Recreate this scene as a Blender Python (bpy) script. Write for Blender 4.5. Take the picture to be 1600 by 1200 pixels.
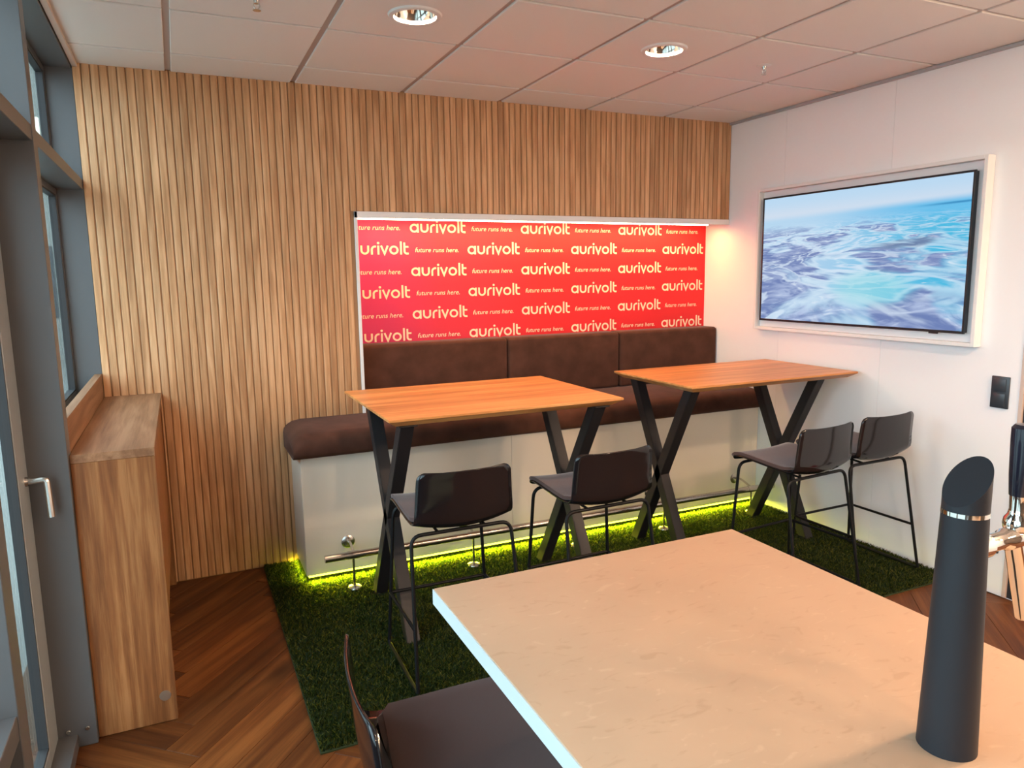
import bpy, bmesh, math, random
import numpy as np
from mathutils import Vector, Matrix
random.seed(7)
rng = np.random.default_rng(7)
S = bpy.context.scene
COL = S.collection
for o in list(bpy.data.objects):
    bpy.data.objects.remove(o, do_unlink=True)

# ------------------------------------------------------------------ camera
YAW, PITCH, ROLL, FPX = 0.4277, 0.1497, -0.0145, 1135.3
CAM = Vector((-0.0425, -4.163, 1.626))
cy_, sy_, cp_, sp_, cr_, sr_ = math.cos(YAW), math.sin(YAW), math.cos(PITCH), math.sin(PITCH), math.cos(ROLL), math.sin(ROLL)
F_ = Vector((sy_*cp_, cy_*cp_, -sp_)); R_ = Vector((cy_, -sy_, 0)); U_ = R_.cross(F_)
R2 = R_*cr_ + U_*sr_; U2 = -R_*sr_ + U_*cr_
cam_data = bpy.data.cameras.new('camera'); cam = bpy.data.objects.new('camera', cam_data); COL.objects.link(cam)
cam_data.sensor_width = 36; cam_data.lens = FPX/1600*36; cam_data.clip_start = 0.02
cam.matrix_world = Matrix(((R2.x, U2.x, -F_.x, CAM.x), (R2.y, U2.y, -F_.y, CAM.y), (R2.z, U2.z, -F_.z, CAM.z), (0, 0, 0, 1)))
S.camera = cam

# ------------------------------------------------------------------ world, light, exposure
S.view_settings.view_transform = 'Standard'; S.view_settings.look = 'None'
S.view_settings.exposure = 0.0; S.view_settings.gamma = 1; S.view_settings.use_curve_mapping = False
w = bpy.data.worlds.new('overcast_sky'); S.world = w; w.use_nodes = True
bg = w.node_tree.nodes['Background']; bg.inputs[0].default_value = (0.68, 0.86, 1.0, 1); bg.inputs[1].default_value = 7.8

H = 2.657           # ceiling
XR = 3.574          # right wall
XL = -0.415         # front plane of the window mullions on the left
YB = -6.6           # rear wall, behind the camera

def lamp(name, kind, loc, energy, color, rot=(0, 0, 0), **kw):
    d = bpy.data.lights.new(name, kind); d.energy = energy; d.color = color
    for k, v in kw.items(): setattr(d, k, v)
    o = bpy.data.objects.new(name, d); COL.objects.link(o); o.location = loc; o.rotation_euler = rot
    return o
def portal(y0, y1, z0, z1):
    o = lamp('window_portal', 'AREA', (-0.62, (y0+y1)/2, (z0+z1)/2), 1, (1, 1, 1), (0, math.radians(-90), 0),
             shape='RECTANGLE', size=z1-z0, size_y=y1-y0)
    o.data.cycles.is_portal = True
portal(YB, -0.03, 0.05, 2.62)
WARM = (1.0, 0.67, 0.43)
WARM2 = (1.0, 0.70, 0.48)
# warm downlights over the bar, behind and beside the camera
for (lx, ly, e) in ((2.1, -3.62, 24), (3.1, -3.62, 36), (0.9, -5.42, 22), (2.1, -5.42, 38), (3.1, -5.42, 46)):
    lamp('downlight_lamp', 'AREA', (lx, ly, H-0.012), e, WARM, shape='DISK', size=0.17)
lamp('pendant_lamp', 'POINT', (2.95, -4.0, 2.15), 46, WARM, shadow_soft_size=.11)
# the two downlights in view, dimmed
for lx in (0.9, 2.1):
    lamp('downlight_lamp', 'AREA', (lx, -1.22, H+0.052), 28, WARM, shape='DISK', size=0.06)

# ------------------------------------------------------------------ mesh helpers
def link(name, me, mat=None, parent=None, loc=None, smooth=False):
    o = bpy.data.objects.new(name, me); COL.objects.link(o)
    if mat is not None:
        if len(me.materials) == 0: me.materials.append(mat)
    if parent is not None: o.parent = parent
    if loc is not None: o.location = loc
    if smooth:
        me.polygons.foreach_set('use_smooth', [True]*len(me.polygons))
    return o
def finish(bm, name, mat, parent=None, loc=None, smooth=False, sharp=35):
    bmesh.ops.recalc_face_normals(bm, faces=bm.faces)
    me = bpy.data.meshes.new(name); bm.to_mesh(me); bm.free()
    o = link(name, me, mat, parent, loc, smooth)
    if smooth and sharp:
        me.set_sharp_from_angle(angle=math.radians(sharp))
    return o
def b_box(bm, x0, x1, y0, y1, z0, z1, bev=0.0, seg=1):
    vs = [bm.verts.new((x, y, z)) for x in (x0, x1) for y in (y0, y1) for z in (z0, z1)]
    fs = [(0, 1, 3, 2), (4, 6, 7, 5), (0, 4, 5, 1), (2, 3, 7, 6), (0, 2, 6, 4), (1, 5, 7, 3)]
    faces = [bm.faces.new([vs[i] for i in f]) for f in fs]
    if bev > 0:
        es = list({e for f in faces for e in f.edges})
        bmesh.ops.bevel(bm, geom=es, offset=bev, segments=seg, profile=0.5, affect='EDGES')
def box(name, mat, x0, x1, y0, y1, z0, z1, bev=0.0, seg=1, parent=None, smooth=None, loc=None):
    bm = bmesh.new(); b_box(bm, x0, x1, y0, y1, z0, z1, bev, seg)
    return finish(bm, name, mat, parent, loc, smooth=(seg > 1 if smooth is None else smooth))
def fillet(pts, r, n=6):
    pts = [Vector(p) for p in pts]; out = [pts[0]]
    for a, b, c in zip(pts, pts[1:], pts[2:]):
        u = (a-b); v = (c-b); d = min(r, u.length*.49, v.length*.49)
        p0 = b+u.normalized()*d; p2 = b+v.normalized()*d
        for i in range(n+1):
            t = i/n; out.append((1-t)**2*p0+2*t*(1-t)*b+t*t*p2)
    out.append(pts[-1]); return out
def b_tube(bm, pts, r, n=10, cap=True):
    pts = [Vector(p) for p in pts]
    rad = r if hasattr(r, '__len__') else [r]*len(pts)
    rings = []; up = None
    for i, p in enumerate(pts):
        t = (pts[min(i+1, len(pts)-1)]-pts[max(i-1, 0)]).normalized()
        if up is None:
            up = Vector((0, 0, 1)) if abs(t.z) < .9 else Vector((1, 0, 0))
        a = (up - t*up.dot(t)).normalized(); b = t.cross(a); up = a
        rings.append([bm.verts.new(p+(a*math.cos(2*math.pi*k/n)+b*math.sin(2*math.pi*k/n))*rad[i]) for k in range(n)])
    for r0, r1 in zip(rings, rings[1:]):
        for k in range(n): bm.faces.new((r0[k], r0[(k+1) % n], r1[(k+1) % n], r1[k]))
    if cap:
        bm.faces.new(rings[0][::-1]); bm.faces.new(rings[-1])
def tube(name, mat, pts, r, n=10, parent=None, loc=None):
    bm = bmesh.new(); b_tube(bm, pts, r, n); return finish(bm, name, mat, parent, loc, True, 50)
def b_lathe(bm, prof, n=32, M=None):
    rings = []
    for (r, z) in prof:
        if r < 1e-6: v = [bm.verts.new((0, 0, z))]
        else: v = [bm.verts.new((r*math.cos(2*math.pi*k/n), r*math.sin(2*math.pi*k/n), z)) for k in range(n)]
        rings.append(v)
    for a, b in zip(rings, rings[1:]):
        for k in range(n):
            k2 = (k+1) % n
            if len(a) == 1 and len(b) == 1: continue
            if len(a) == 1: bm.faces.new((a[0], b[k2], b[k]))
            elif len(b) == 1: bm.faces.new((a[k], a[k2], b[0]))
            else: bm.faces.new((a[k], a[k2], b[k2], b[k]))
    if M is not None: bmesh.ops.transform(bm, matrix=M, verts=[v for r_ in rings for v in r_])
def lathe(name, mat, prof, n=32, M=None, parent=None, loc=None, sharp=35):
    bm = bmesh.new(); b_lathe(bm, prof, n, M); return finish(bm, name, mat, parent, loc, True, sharp)
def b_prism(bm, poly, axis, a, b):
    def P(u, v, t): return {'x': (t, u, v), 'y': (u, t, v), 'z': (u, v, t)}[axis]
    A = [bm.verts.new(P(u, v, a)) for u, v in poly]; B = [bm.verts.new(P(u, v, b)) for u, v in poly]
    bm.faces.new(A); bm.faces.new(B[::-1])
    n = len(poly)
    for i in range(n): bm.faces.new((A[i], B[i], B[(i+1) % n], A[(i+1) % n]))
def empty(name, label, cat, loc=(0, 0, 0), rz=0, group=None):
    o = bpy.data.objects.new(name, None); COL.objects.link(o); o.location = loc; o.rotation_euler = (0, 0, rz)
    o.empty_display_size = .1
    return tag(o, label, cat, group)
def tag(o, label, cat, group=None):
    o['label'] = label; o['category'] = cat
    if group: o['group'] = group
    return o
def struct(o, label=None):
    o['kind'] = 'structure'
    if label: o['label'] = label
    return o
def copy_tree(o, parent=None):
    c = o.copy(); COL.objects.link(c)
    if parent is not None: c.parent = parent
    for ch in list(o.children): copy_tree(ch, c)
    return c

# ------------------------------------------------------------------ materials
def new_mat(name):
    m = bpy.data.materials.new(name); m.use_nodes = True
    nt = m.node_tree; return m, nt, nt.nodes['Principled BSDF']
def N(nt, typ, **kw):
    n = nt.nodes.new(typ)
    for k, v in kw.items(): setattr(n, k, v)
    return n
def plain(name, col, rough=.5, metal=0, spec=.5, coat=0, bump=0, bscale=200, sheen=0, var=0, vscale=8):
    m, nt, p = new_mat(name)
    p.inputs['Base Color'].default_value = (*col, 1); p.inputs['Roughness'].default_value = rough
    p.inputs['Metallic'].default_value = metal; p.inputs['Specular IOR Level'].default_value = spec
    p.inputs['Coat Weight'].default_value = coat
    if sheen:
        p.inputs['Sheen Weight'].default_value = sheen; p.inputs['Sheen Roughness'].default_value = .4
    tc = N(nt, 'ShaderNodeTexCoord')
    if bump:
        nz = N(nt, 'ShaderNodeTexNoise'); nz.inputs['Scale'].default_value = bscale; nz.inputs['Detail'].default_value = 4
        bp = N(nt, 'ShaderNodeBump'); bp.inputs['Strength'].default_value = bump; bp.inputs['Distance'].default_value = .002
        nt.links.new(tc.outputs['Object'], nz.inputs['Vector']); nt.links.new(nz.outputs['Fac'], bp.inputs['Height'])
        nt.links.new(bp.outputs[0], p.inputs['Normal'])
    if var:
        nz = N(nt, 'ShaderNodeTexNoise'); nz.inputs['Scale'].default_value = vscale; nz.inputs['Detail'].default_value = 5
        mr = N(nt, 'ShaderNodeMapRange'); mr.inputs[1].default_value = .3; mr.inputs[2].default_value = .7
        mr.inputs[3].default_value = 1-var; mr.inputs[4].default_value = 1+var
        hs = N(nt, 'ShaderNodeHueSaturation'); hs.inputs['Color'].default_value = (*col, 1)
        nt.links.new(tc.outputs['Object'], nz.inputs['Vector']); nt.links.new(nz.outputs['Fac'], mr.inputs[0])
        nt.links.new(mr.outputs[0], hs.inputs['Value']); nt.links.new(hs.outputs[0], p.inputs['Base Color'])
    return m
def wood(name, dark, mid, light, axis='z', scale=1.0, rough=.5, vary=.18, hue=.0, lanes=0, knots=False, spec=.4, rand_off=True):
    """long grain along axis, cathedral rings, per-object tone and offset"""
    m, nt, p = new_mat(name); L = nt.links.new
    tc = N(nt, 'ShaderNodeTexCoord'); oi = N(nt, 'ShaderNodeObjectInfo')
    mul = N(nt, 'ShaderNodeMath', operation='MULTIPLY'); mul.inputs[1].default_value = 37.0 if rand_off else 0.0
    L(oi.outputs['Random'], mul.inputs[0])
    add = N(nt, 'ShaderNodeVectorMath', operation='ADD'); L(tc.outputs['Object'], add.inputs[0]); L(mul.outputs[0], add.inputs[1])
    def mapped(across, along):
        mp = N(nt, 'ShaderNodeMapping'); sc = [across*scale]*3; sc['xyz'.index(axis)] = along*scale
        mp.inputs['Scale'].default_value = sc; L(add.outputs[0], mp.inputs['Vector']); return mp
    n1 = N(nt, 'ShaderNodeTexNoise'); n1.inputs['Scale'].default_value = 1; n1.inputs['Detail'].default_value = 8; n1.inputs['Roughness'].default_value = .62
    n1.inputs['Distortion'].default_value = .35
    L(mapped(28, 1.6).outputs[0], n1.inputs['Vector'])
    n2 = N(nt, 'ShaderNodeTexNoise'); n2.inputs['Scale'].default_value = 1; n2.inputs['Detail'].default_value = 3
    L(mapped(260, 9).outputs[0], n2.inputs['Vector'])
    n3 = N(nt, 'ShaderNodeTexNoise'); n3.inputs['Scale'].default_value = 1; n3.inputs['Detail'].default_value = 2
    L(mapped(7, .55).outputs[0], n3.inputs['Vector'])
    wv = N(nt, 'ShaderNodeMath', operation='SINE'); wm = N(nt, 'ShaderNodeMath', operation='MULTIPLY'); wm.inputs[1].default_value = 55
    L(n3.outputs['Fac'], wm.inputs[0]); L(wm.outputs[0], wv.inputs[0])
    ws = N(nt, 'ShaderNodeMath', operation='MULTIPLY'); ws.inputs[1].default_value = .055; L(wv.outputs[0], ws.inputs[0])
    a1 = N(nt, 'ShaderNodeMath', operation='ADD'); L(n1.outputs['Fac'], a1.inputs[0]); L(ws.outputs[0], a1.inputs[1])
    s2 = N(nt, 'ShaderNodeMath', operation='MULTIPLY_ADD'); s2.inputs[1].default_value = .22; s2.inputs[2].default_value = -.11
    L(n2.outputs['Fac'], s2.inputs[0])
    a2 = N(nt, 'ShaderNodeMath', operation='ADD'); L(a1.outputs[0], a2.inputs[0]); L(s2.outputs[0], a2.inputs[1])
    val = a2.outputs[0]
    cr = N(nt, 'ShaderNodeValToRGB'); e = cr.color_ramp.elements
    e[0].position = .34; e[0].color = (*dark, 1); e[1].position = .66; e[1].color = (*light, 1)
    k = e.new(.5); k.color = (*mid, 1)
    L(val, cr.inputs[0]); colr = cr.outputs[0]
    vr = N(nt, 'ShaderNodeMapRange'); vr.inputs[3].default_value = 1-vary; vr.inputs[4].default_value = 1+vary
    L(oi.outputs['Random'], vr.inputs[0])
    vv = vr.outputs[0]
    if lanes:
        # glued staves: tone steps across the grain
        sep = N(nt, 'ShaderNodeSeparateXYZ'); L(tc.outputs['Object'], sep.inputs[0])
        ax, w_ = lanes
        d = N(nt, 'ShaderNodeMath', operation='DIVIDE'); d.inputs[1].default_value = w_; L(sep.outputs['xyz'.index(ax)], d.inputs[0])
        fl = N(nt, 'ShaderNodeMath', operation='FLOOR'); L(d.outputs[0], fl.inputs[0])
        wn = N(nt, 'ShaderNodeTexWhiteNoise', noise_dimensions='1D'); L(fl.outputs[0], wn.inputs['W'])
        lr = N(nt, 'ShaderNodeMapRange'); lr.inputs[3].default_value = .84; lr.inputs[4].default_value = 1.14; L(wn.outputs[0], lr.inputs[0])
        mm = N(nt, 'ShaderNodeMath', operation='MULTIPLY'); L(vv, mm.inputs[0]); L(lr.outputs[0], mm.inputs[1]); vv = mm.outputs[0]
    hs = N(nt, 'ShaderNodeHueSaturation'); L(colr, hs.inputs['Color']); L(vv, hs.inputs['Value']); colr = hs.outputs[0]
    if knots:
        vo = N(nt, 'ShaderNodeTexVoronoi'); vo.inputs['Scale'].default_value = 1; mp = mapped(6.5, 2.6); L(mp.outputs[0], vo.inputs['Vector'])
        kr = N(nt, 'ShaderNodeMapRange'); kr.inputs[1].default_value = .05; kr.inputs[2].default_value = .2; kr.inputs[3].default_value = .75; kr.inputs[4].default_value = 0
        L(vo.outputs['Distance'], kr.inputs[0])
        mx = N(nt, 'ShaderNodeMix', data_type='RGBA'); L(kr.outputs[0], mx.inputs[0]); L(colr, mx.inputs[6])
        mx.inputs[7].default_value = (*[c*.3 for c in dark], 1); colr = mx.outputs[2]
    L(colr, p.inputs['Base Color'])
    p.inputs['Roughness'].default_value = rough; p.inputs['Specular IOR Level'].default_value = spec
    bp = N(nt, 'ShaderNodeBump'); bp.inputs['Strength'].default_value = .12; bp.inputs['Distance'].default_value = .001
    L(val, bp.inputs['Height']); L(bp.outputs[0], p.inputs['Normal'])
    return m
def emit(name, col, strength):
    m, nt, p = new_mat(name); p.inputs['Base Color'].default_value = (*col, 1)
    p.inputs['Emission Color'].default_value = (*col, 1); p.inputs['Emission Strength'].default_value = strength
    return m

M_white = plain('white_paint', (.80, .79, .78), .5, bump=.05, bscale=300)
M_wallr = plain('white_wall_panel', (.88, .865, .87), .42, bump=.03, bscale=350)
M_cream = plain('cream_lacquer', (.72, .66, .56), .38)
M_ceil = plain('ceiling_tile_white', (.80, .77, .74), .9, bump=.25, bscale=700)
M_tbar = plain('ceiling_bar_white', (.50, .42, .39), .6)
M_grey = plain('anthracite_coating', (.10, .102, .106), .38, spec=.5, bump=.04, bscale=900)
M_sash = plain('light_grey_sash', (.30, .33, .335), .35)
M_dark = plain('black_gasket', (.02, .02, .022), .6)
M_backing = plain('dark_backing_board', (.10, .055, .03), .8)
M_slatback = plain('oak_backing_board', (.34, .18, .085), .7)
M_alu = plain('trim_grey', (.42, .44, .46), .4, metal=.3)
M_slat = wood('oak_slat', (.42, .21, .095), (.56, .305, .145), (.68, .40, .215), 'z', 1.0, .5, .10)
M_oak_z = wood('oak_upright', (.165, .058, .017), (.245, .096, .030), (.35, .16, .058), 'z', 1.1, .5, .03, lanes=('x', .043))
M_oak_y = wood('oak_lengthwise', (.20, .094, .043), (.275, .137, .067), (.35, .19, .10), 'y', .8, .55, .03, lanes=('x', .045))
M_table = wood('oak_tabletop', (.47, .17, .048), (.60, .25, .075), (.70, .325, .11), 'x', .7, .36, .03, lanes=('y', .075))
M_floor = wood('brown_oak_plank', (.060, .018, .005), (.105, .033, .008), (.165, .059, .015), 'x', .55, .46, .28, knots=True, spec=.25)
M_black_gloss = plain('black_gloss_shell', (.010, .008, .009), .09, spec=.42)
M_black_metal = plain('black_powder_coat', (.005, .005, .0055), .45, spec=.2)
M_leg = plain('black_steel_leg', (.016, .014, .015), .45, spec=.35, bump=.03, bscale=600)
M_velvet = plain('brown_velvet', (.082, .034, .022), .9, spec=.12, sheen=.12, var=.22, vscale=9, bump=.15, bscale=500)
M_seatcloth = plain('dark_brown_seat_cloth', (.085, .050, .045), .9, spec=.15, sheen=.35, bump=.3, bscale=900)
M_steel = plain('brushed_steel', (.62, .58, .53), .27, metal=1)
M_chrome = plain('polished_chrome', (.88, .84, .78), .06, metal=1)
M_tower = plain('matt_black_tower', (.017, .018, .022), .5, spec=.25, bump=.03, bscale=1500)
M_handle = plain('navy_tap_handle', (.012, .012, .022), .18, coat=.4)
M_switch = plain('black_switch_plastic', (.035, .042, .052), .35)
M_stone = plain('laminate_lamplit_top', (.46, .305, .198), .5, spec=.3, var=.05, vscale=5)  # white-grey laminate; the warm lamplight on the top is put into this colour
M_edge = plain('laminate_daylit_edge', (.56, .59, .60), .5)  # same laminate coloured paler and cooler, for the daylight on this edge
M_tvblack = plain('tv_bezel', (.012, .013, .018), .3)
M_red = plain('red_print', (.55, .02, .045), .5)
M_ledw = emit('warm_white_led', (1.0, .80, .55), 14)
M_ledy = emit('lime_led', (.86, 1.0, .05), 9)
M_heater = plain('grey_heater', (.3, .3, .3), .4)
M_print = plain('cream_print', (.93, .74, .53), .6)

def stone_detail():
    nt = M_stone.node_tree; L = nt.links.new; p = nt.nodes['Principled BSDF']
    src = p.inputs['Base Color'].links[0].from_socket
    tc = N(nt, 'ShaderNodeTexCoord')
    mp = N(nt, 'ShaderNodeMapping'); mp.inputs['Scale'].default_value = (14, 30, 1); mp.inputs['Rotation'].default_value = (0, 0, .3); L(tc.outputs['Object'], mp.inputs[0])
    nz = N(nt, 'ShaderNodeTexNoise'); nz.inputs['Scale'].default_value = 1; nz.inputs['Detail'].default_value = 7; nz.inputs['Distortion'].default_value = 1.6
    L(mp.outputs[0], nz.inputs['Vector'])
    cr = N(nt, 'ShaderNodeValToRGB'); e = cr.color_ramp.elements
    e[0].position = .30; e[0].color = (.91, .89, .87, 1); e[1].position = .72; e[1].color = (1.10, 1.11, 1.12, 1)
    k = e.new(.40); k.color = (1, 1, 1, 1); k = e.new(.62); k.color = (1, 1, 1, 1)
    L(nz.outputs['Fac'], cr.inputs[0])
    mx = N(nt, 'ShaderNodeMix', data_type='RGBA', blend_type='MULTIPLY'); mx.inputs[0].default_value = 1
    L(src, mx.inputs[6]); L(cr.outputs[0], mx.inputs[7]); L(mx.outputs[2], p.inputs['Base Color'])
stone_detail()

def glass_mat():
    m = bpy.data.materials.new('window_glass'); m.use_nodes = True; nt = m.node_tree; nt.nodes.clear()
    out = N(nt, 'ShaderNodeOutputMaterial'); tr = N(nt, 'ShaderNodeBsdfTransparent'); tr.inputs[0].default_value = (.90, .95, .94, 1)
    gl = N(nt, 'ShaderNodeBsdfGlossy'); gl.inputs['Roughness'].default_value = .02
    lw = N(nt, 'ShaderNodeLayerWeight'); lw.inputs['Blend'].default_value = .5
    pw = N(nt, 'ShaderNodeMath', operation='POWER'); pw.inputs[1].default_value = 5; nt.links.new(lw.outputs['Facing'], pw.inputs[0])
    fr = N(nt, 'ShaderNodeMath', operation='MULTIPLY_ADD'); fr.inputs[1].default_value = .96; fr.inputs[2].default_value = .04; nt.links.new(pw.outputs[0], fr.inputs[0])
    mx = N(nt, 'ShaderNodeMixShader'); nt.links.new(fr.outputs[0], mx.inputs[0]); nt.links.new(tr.outputs[0], mx.inputs[1]); nt.links.new(gl.outputs[0], mx.inputs[2])
    nt.links.new(mx.outputs[0], out.inputs[0]); return m
M_glass = glass_mat()

def panel_mat():
    """printed brand gradient: magenta on the left to red on the right"""
    m, nt, p = new_mat('red_gradient_print'); L = nt.links.new
    tc = N(nt, 'ShaderNodeTexCoord'); sep = N(nt, 'ShaderNodeSeparateXYZ'); L(tc.outputs['Object'], sep.inputs[0])
    mr = N(nt, 'ShaderNodeMapRange'); mr.inputs[1].default_value = .9; mr.inputs[2].default_value = 2.2; L(sep.outputs[0], mr.inputs[0])
    cr = N(nt, 'ShaderNodeValToRGB'); e = cr.color_ramp.elements
    e[0].position = 0; e[0].color = (.58, .024, .155, 1); e[1].position = 1; e[1].color = (.72, .012, .018, 1)
    k = e.new(.45); k.color = (.70, .020, .055, 1)
    L(mr.outputs[0], cr.inputs[0]); L(cr.outputs[0], p.inputs['Base Color']); p.inputs['Roughness'].default_value = .55
    return m
M_panel = panel_mat()

def tv_mat():
    m = bpy.data.materials.new('coastal_screen_image'); m.use_nodes = True; nt = m.node_tree; nt.nodes.clear(); L = nt.links.new
    out = N(nt, 'ShaderNodeOutputMaterial'); em = N(nt, 'ShaderNodeEmission'); L(em.outputs[0], out.inputs[0])
    uv = N(nt, 'ShaderNodeUVMap'); sep = N(nt, 'ShaderNodeSeparateXYZ'); L(uv.outputs[0], sep.inputs[0]); U, V = sep.outputs[0], sep.outputs[1]
    def math_(op, a, b=None, c=None):
        n = N(nt, 'ShaderNodeMath', operation=op)
        for i, x in enumerate((a, b, c)):
            if x is None: continue
            if isinstance(x, (int, float)): n.inputs[i].default_value = x
            else: L(x, n.inputs[i])
        return n.outputs[0]
    def rng_(x, a, b, c=0, d=1, smooth=True):
        n = N(nt, 'ShaderNodeMapRange'); n.interpolation_type = 'SMOOTHSTEP' if smooth else 'LINEAR'
        for i, v in enumerate((a, b, c, d)): n.inputs[i+1].default_value = v
        L(x, n.inputs[0]); return n.outputs[0]
    def noise(sx, sy, detail, dist, off=0, rough=.55):
        mp = N(nt, 'ShaderNodeMapping'); mp.inputs['Scale'].default_value = (sx, sy, 1); mp.inputs['Location'].default_value = (off, off*.7, off*.3)
        L(pers, mp.inputs[0])
        n = N(nt, 'ShaderNodeTexNoise'); n.inputs['Scale'].default_value = 1; n.inputs['Detail'].default_value = detail
        n.inputs['Distortion'].default_value = dist; n.inputs['Roughness'].default_value = rough; L(mp.outputs[0], n.inputs['Vector']); return n.outputs['Fac']
    def mix(f, a, b):
        n = N(nt, 'ShaderNodeMix', data_type='RGBA')
        if isinstance(f, (int, float)): n.inputs[0].default_value = f
        else: L(f, n.inputs[0])
        for i, x in ((6, a), (7, b)):
            if isinstance(x, tuple): n.inputs[i].default_value = (*x, 1)
            else: L(x, n.inputs[i])
        return n.outputs[2]
    dd = math_('MAXIMUM', math_('SUBTRACT', .98, V), .09)
    cb = N(nt, 'ShaderNodeCombineXYZ'); L(math_('DIVIDE', math_('SUBTRACT', U, .55), dd), cb.inputs[0]); L(math_('DIVIDE', .8, dd), cb.inputs[1]); pers = cb.outputs[0]
    n_big = noise(.95, 1.15, 2, .5, 2.1)
    n_mid = noise(1.25, 2.1, 4, 1.6, 4.4, .5)
    n_str = noise(1.8, 4.6, 5, 1.6, 5.3, .5)
    n_fin = noise(4.2, 9, 4, 2.0, 8.7, .5)
    ridge = math_('SUBTRACT', 1, math_('ABSOLUTE', math_('MULTIPLY_ADD', n_mid, 9, math_('MULTIPLY', math_('FLOOR', math_('MULTIPLY_ADD', n_mid, 4.5, .5)), -2))))
    # shallow water: turquoise to the right, paler to the left
    water = mix(rng_(U, .20, .95), (.46, .68, .90), (.08, .52, .80))
    water = mix(rng_(n_str, .50, .66, 0, .65), water, (.62, .84, .97))
    # jade pool in the lower middle
    du = math_('SUBTRACT', U, .60); dv = math_('SUBTRACT', V, .27)
    rr = math_('ADD', math_('MULTIPLY', du, du), math_('MULTIPLY', math_('MULTIPLY', dv, dv), 2.2))
    pool = rng_(rr, .0, .06, 1, 0)
    # sand and silt banks: denser to the left and the bottom
    bias = math_('ADD', math_('MULTIPLY', U, -.20), math_('MULTIPLY', V, -.10))
    f = math_('ADD', math_('ADD', n_big, math_('MULTIPLY', math_('SUBTRACT', n_mid, .5), .75)), bias)
    f = math_('SUBTRACT', f, math_('MULTIPLY', pool, .16))
    du2 = math_('SUBTRACT', U, .95); dv2 = math_('SUBTRACT', V, .14)
    corner = rng_(math_('ADD', math_('MULTIPLY', du2, du2), math_('MULTIPLY', dv2, dv2)), .0, .07, .26, 0)
    f = math_('ADD', f, corner)
    bank = rng_(f, .345, .47)
    tone = math_('ADD', math_('MULTIPLY', n_fin, .6), math_('MULTIPLY', n_str, .4))
    bankcol = mix(rng_(tone, .40, .60), (.17, .24, .50), (.50, .60, .84))
    bankcol = mix(rng_(n_big, .45, .62, 0, .55), bankcol, (.20, .26, .52))
    col = mix(bank, water, bankcol)
    edge = math_('MULTIPLY', rng_(f, .28, .35), rng_(f, .35, .43, 1, 0))
    col = mix(math_('MULTIPLY', edge, .55), col, (.74, .86, .97))
    streak = math_('MULTIPLY', rng_(ridge, .55, .98), rng_(U, .55, 1.0, .75, .25))
    col = mix(streak, col, (.72, .84, .98))
    col = mix(rng_(n_fin, .60, .74, 0, .6), col, (.84, .92, 1.0))
    col = mix(math_('MULTIPLY', pool, .55), col, (.30, .76, .82))
    # the long dark spit at mid right
    sv = math_('SUBTRACT', math_('ADD', V, math_('MULTIPLY', math_('SUBTRACT', n_str, .5), .10)), math_('MULTIPLY_ADD', U, .13, .485))
    su = math_('MULTIPLY', rng_(U, .54, .72), rng_(U, .84, .90, 1, 0))
    spit = math_('MULTIPLY', rng_(math_('ABSOLUTE', sv), .0, .034, 1, 0), su)
    col = mix(spit, col, (.17, .25, .43))
    # sky and horizon
    hz = math_('ADD', V, math_('MULTIPLY', U, -.03))
    sky = mix(rng_(V, .80, 1.0), (.70, .78, .90), (.52, .73, .93))
    far = math_('MULTIPLY', rng_(hz, .71, .75), rng_(U, .72, .80))
    sea_far = rng_(hz, .66, .80)
    col = mix(sea_far, col, mix(rng_(U, .2, .9), (.50, .72, .92), (.15, .55, .88)))
    col = mix(rng_(hz, .80, .86), col, sky)
    land = math_('MULTIPLY', math_('MULTIPLY', rng_(math_('ABSOLUTE', math_('SUBTRACT', hz, .798)), .0, .012, 1, 0), rng_(U, .74, .95)), .8)
    col = mix(land, col, (.03, .22, .48))
    L(col, em.inputs[0]); em.inputs[1].default_value = 0.95
    return m
M_screen = tv_mat()

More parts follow.
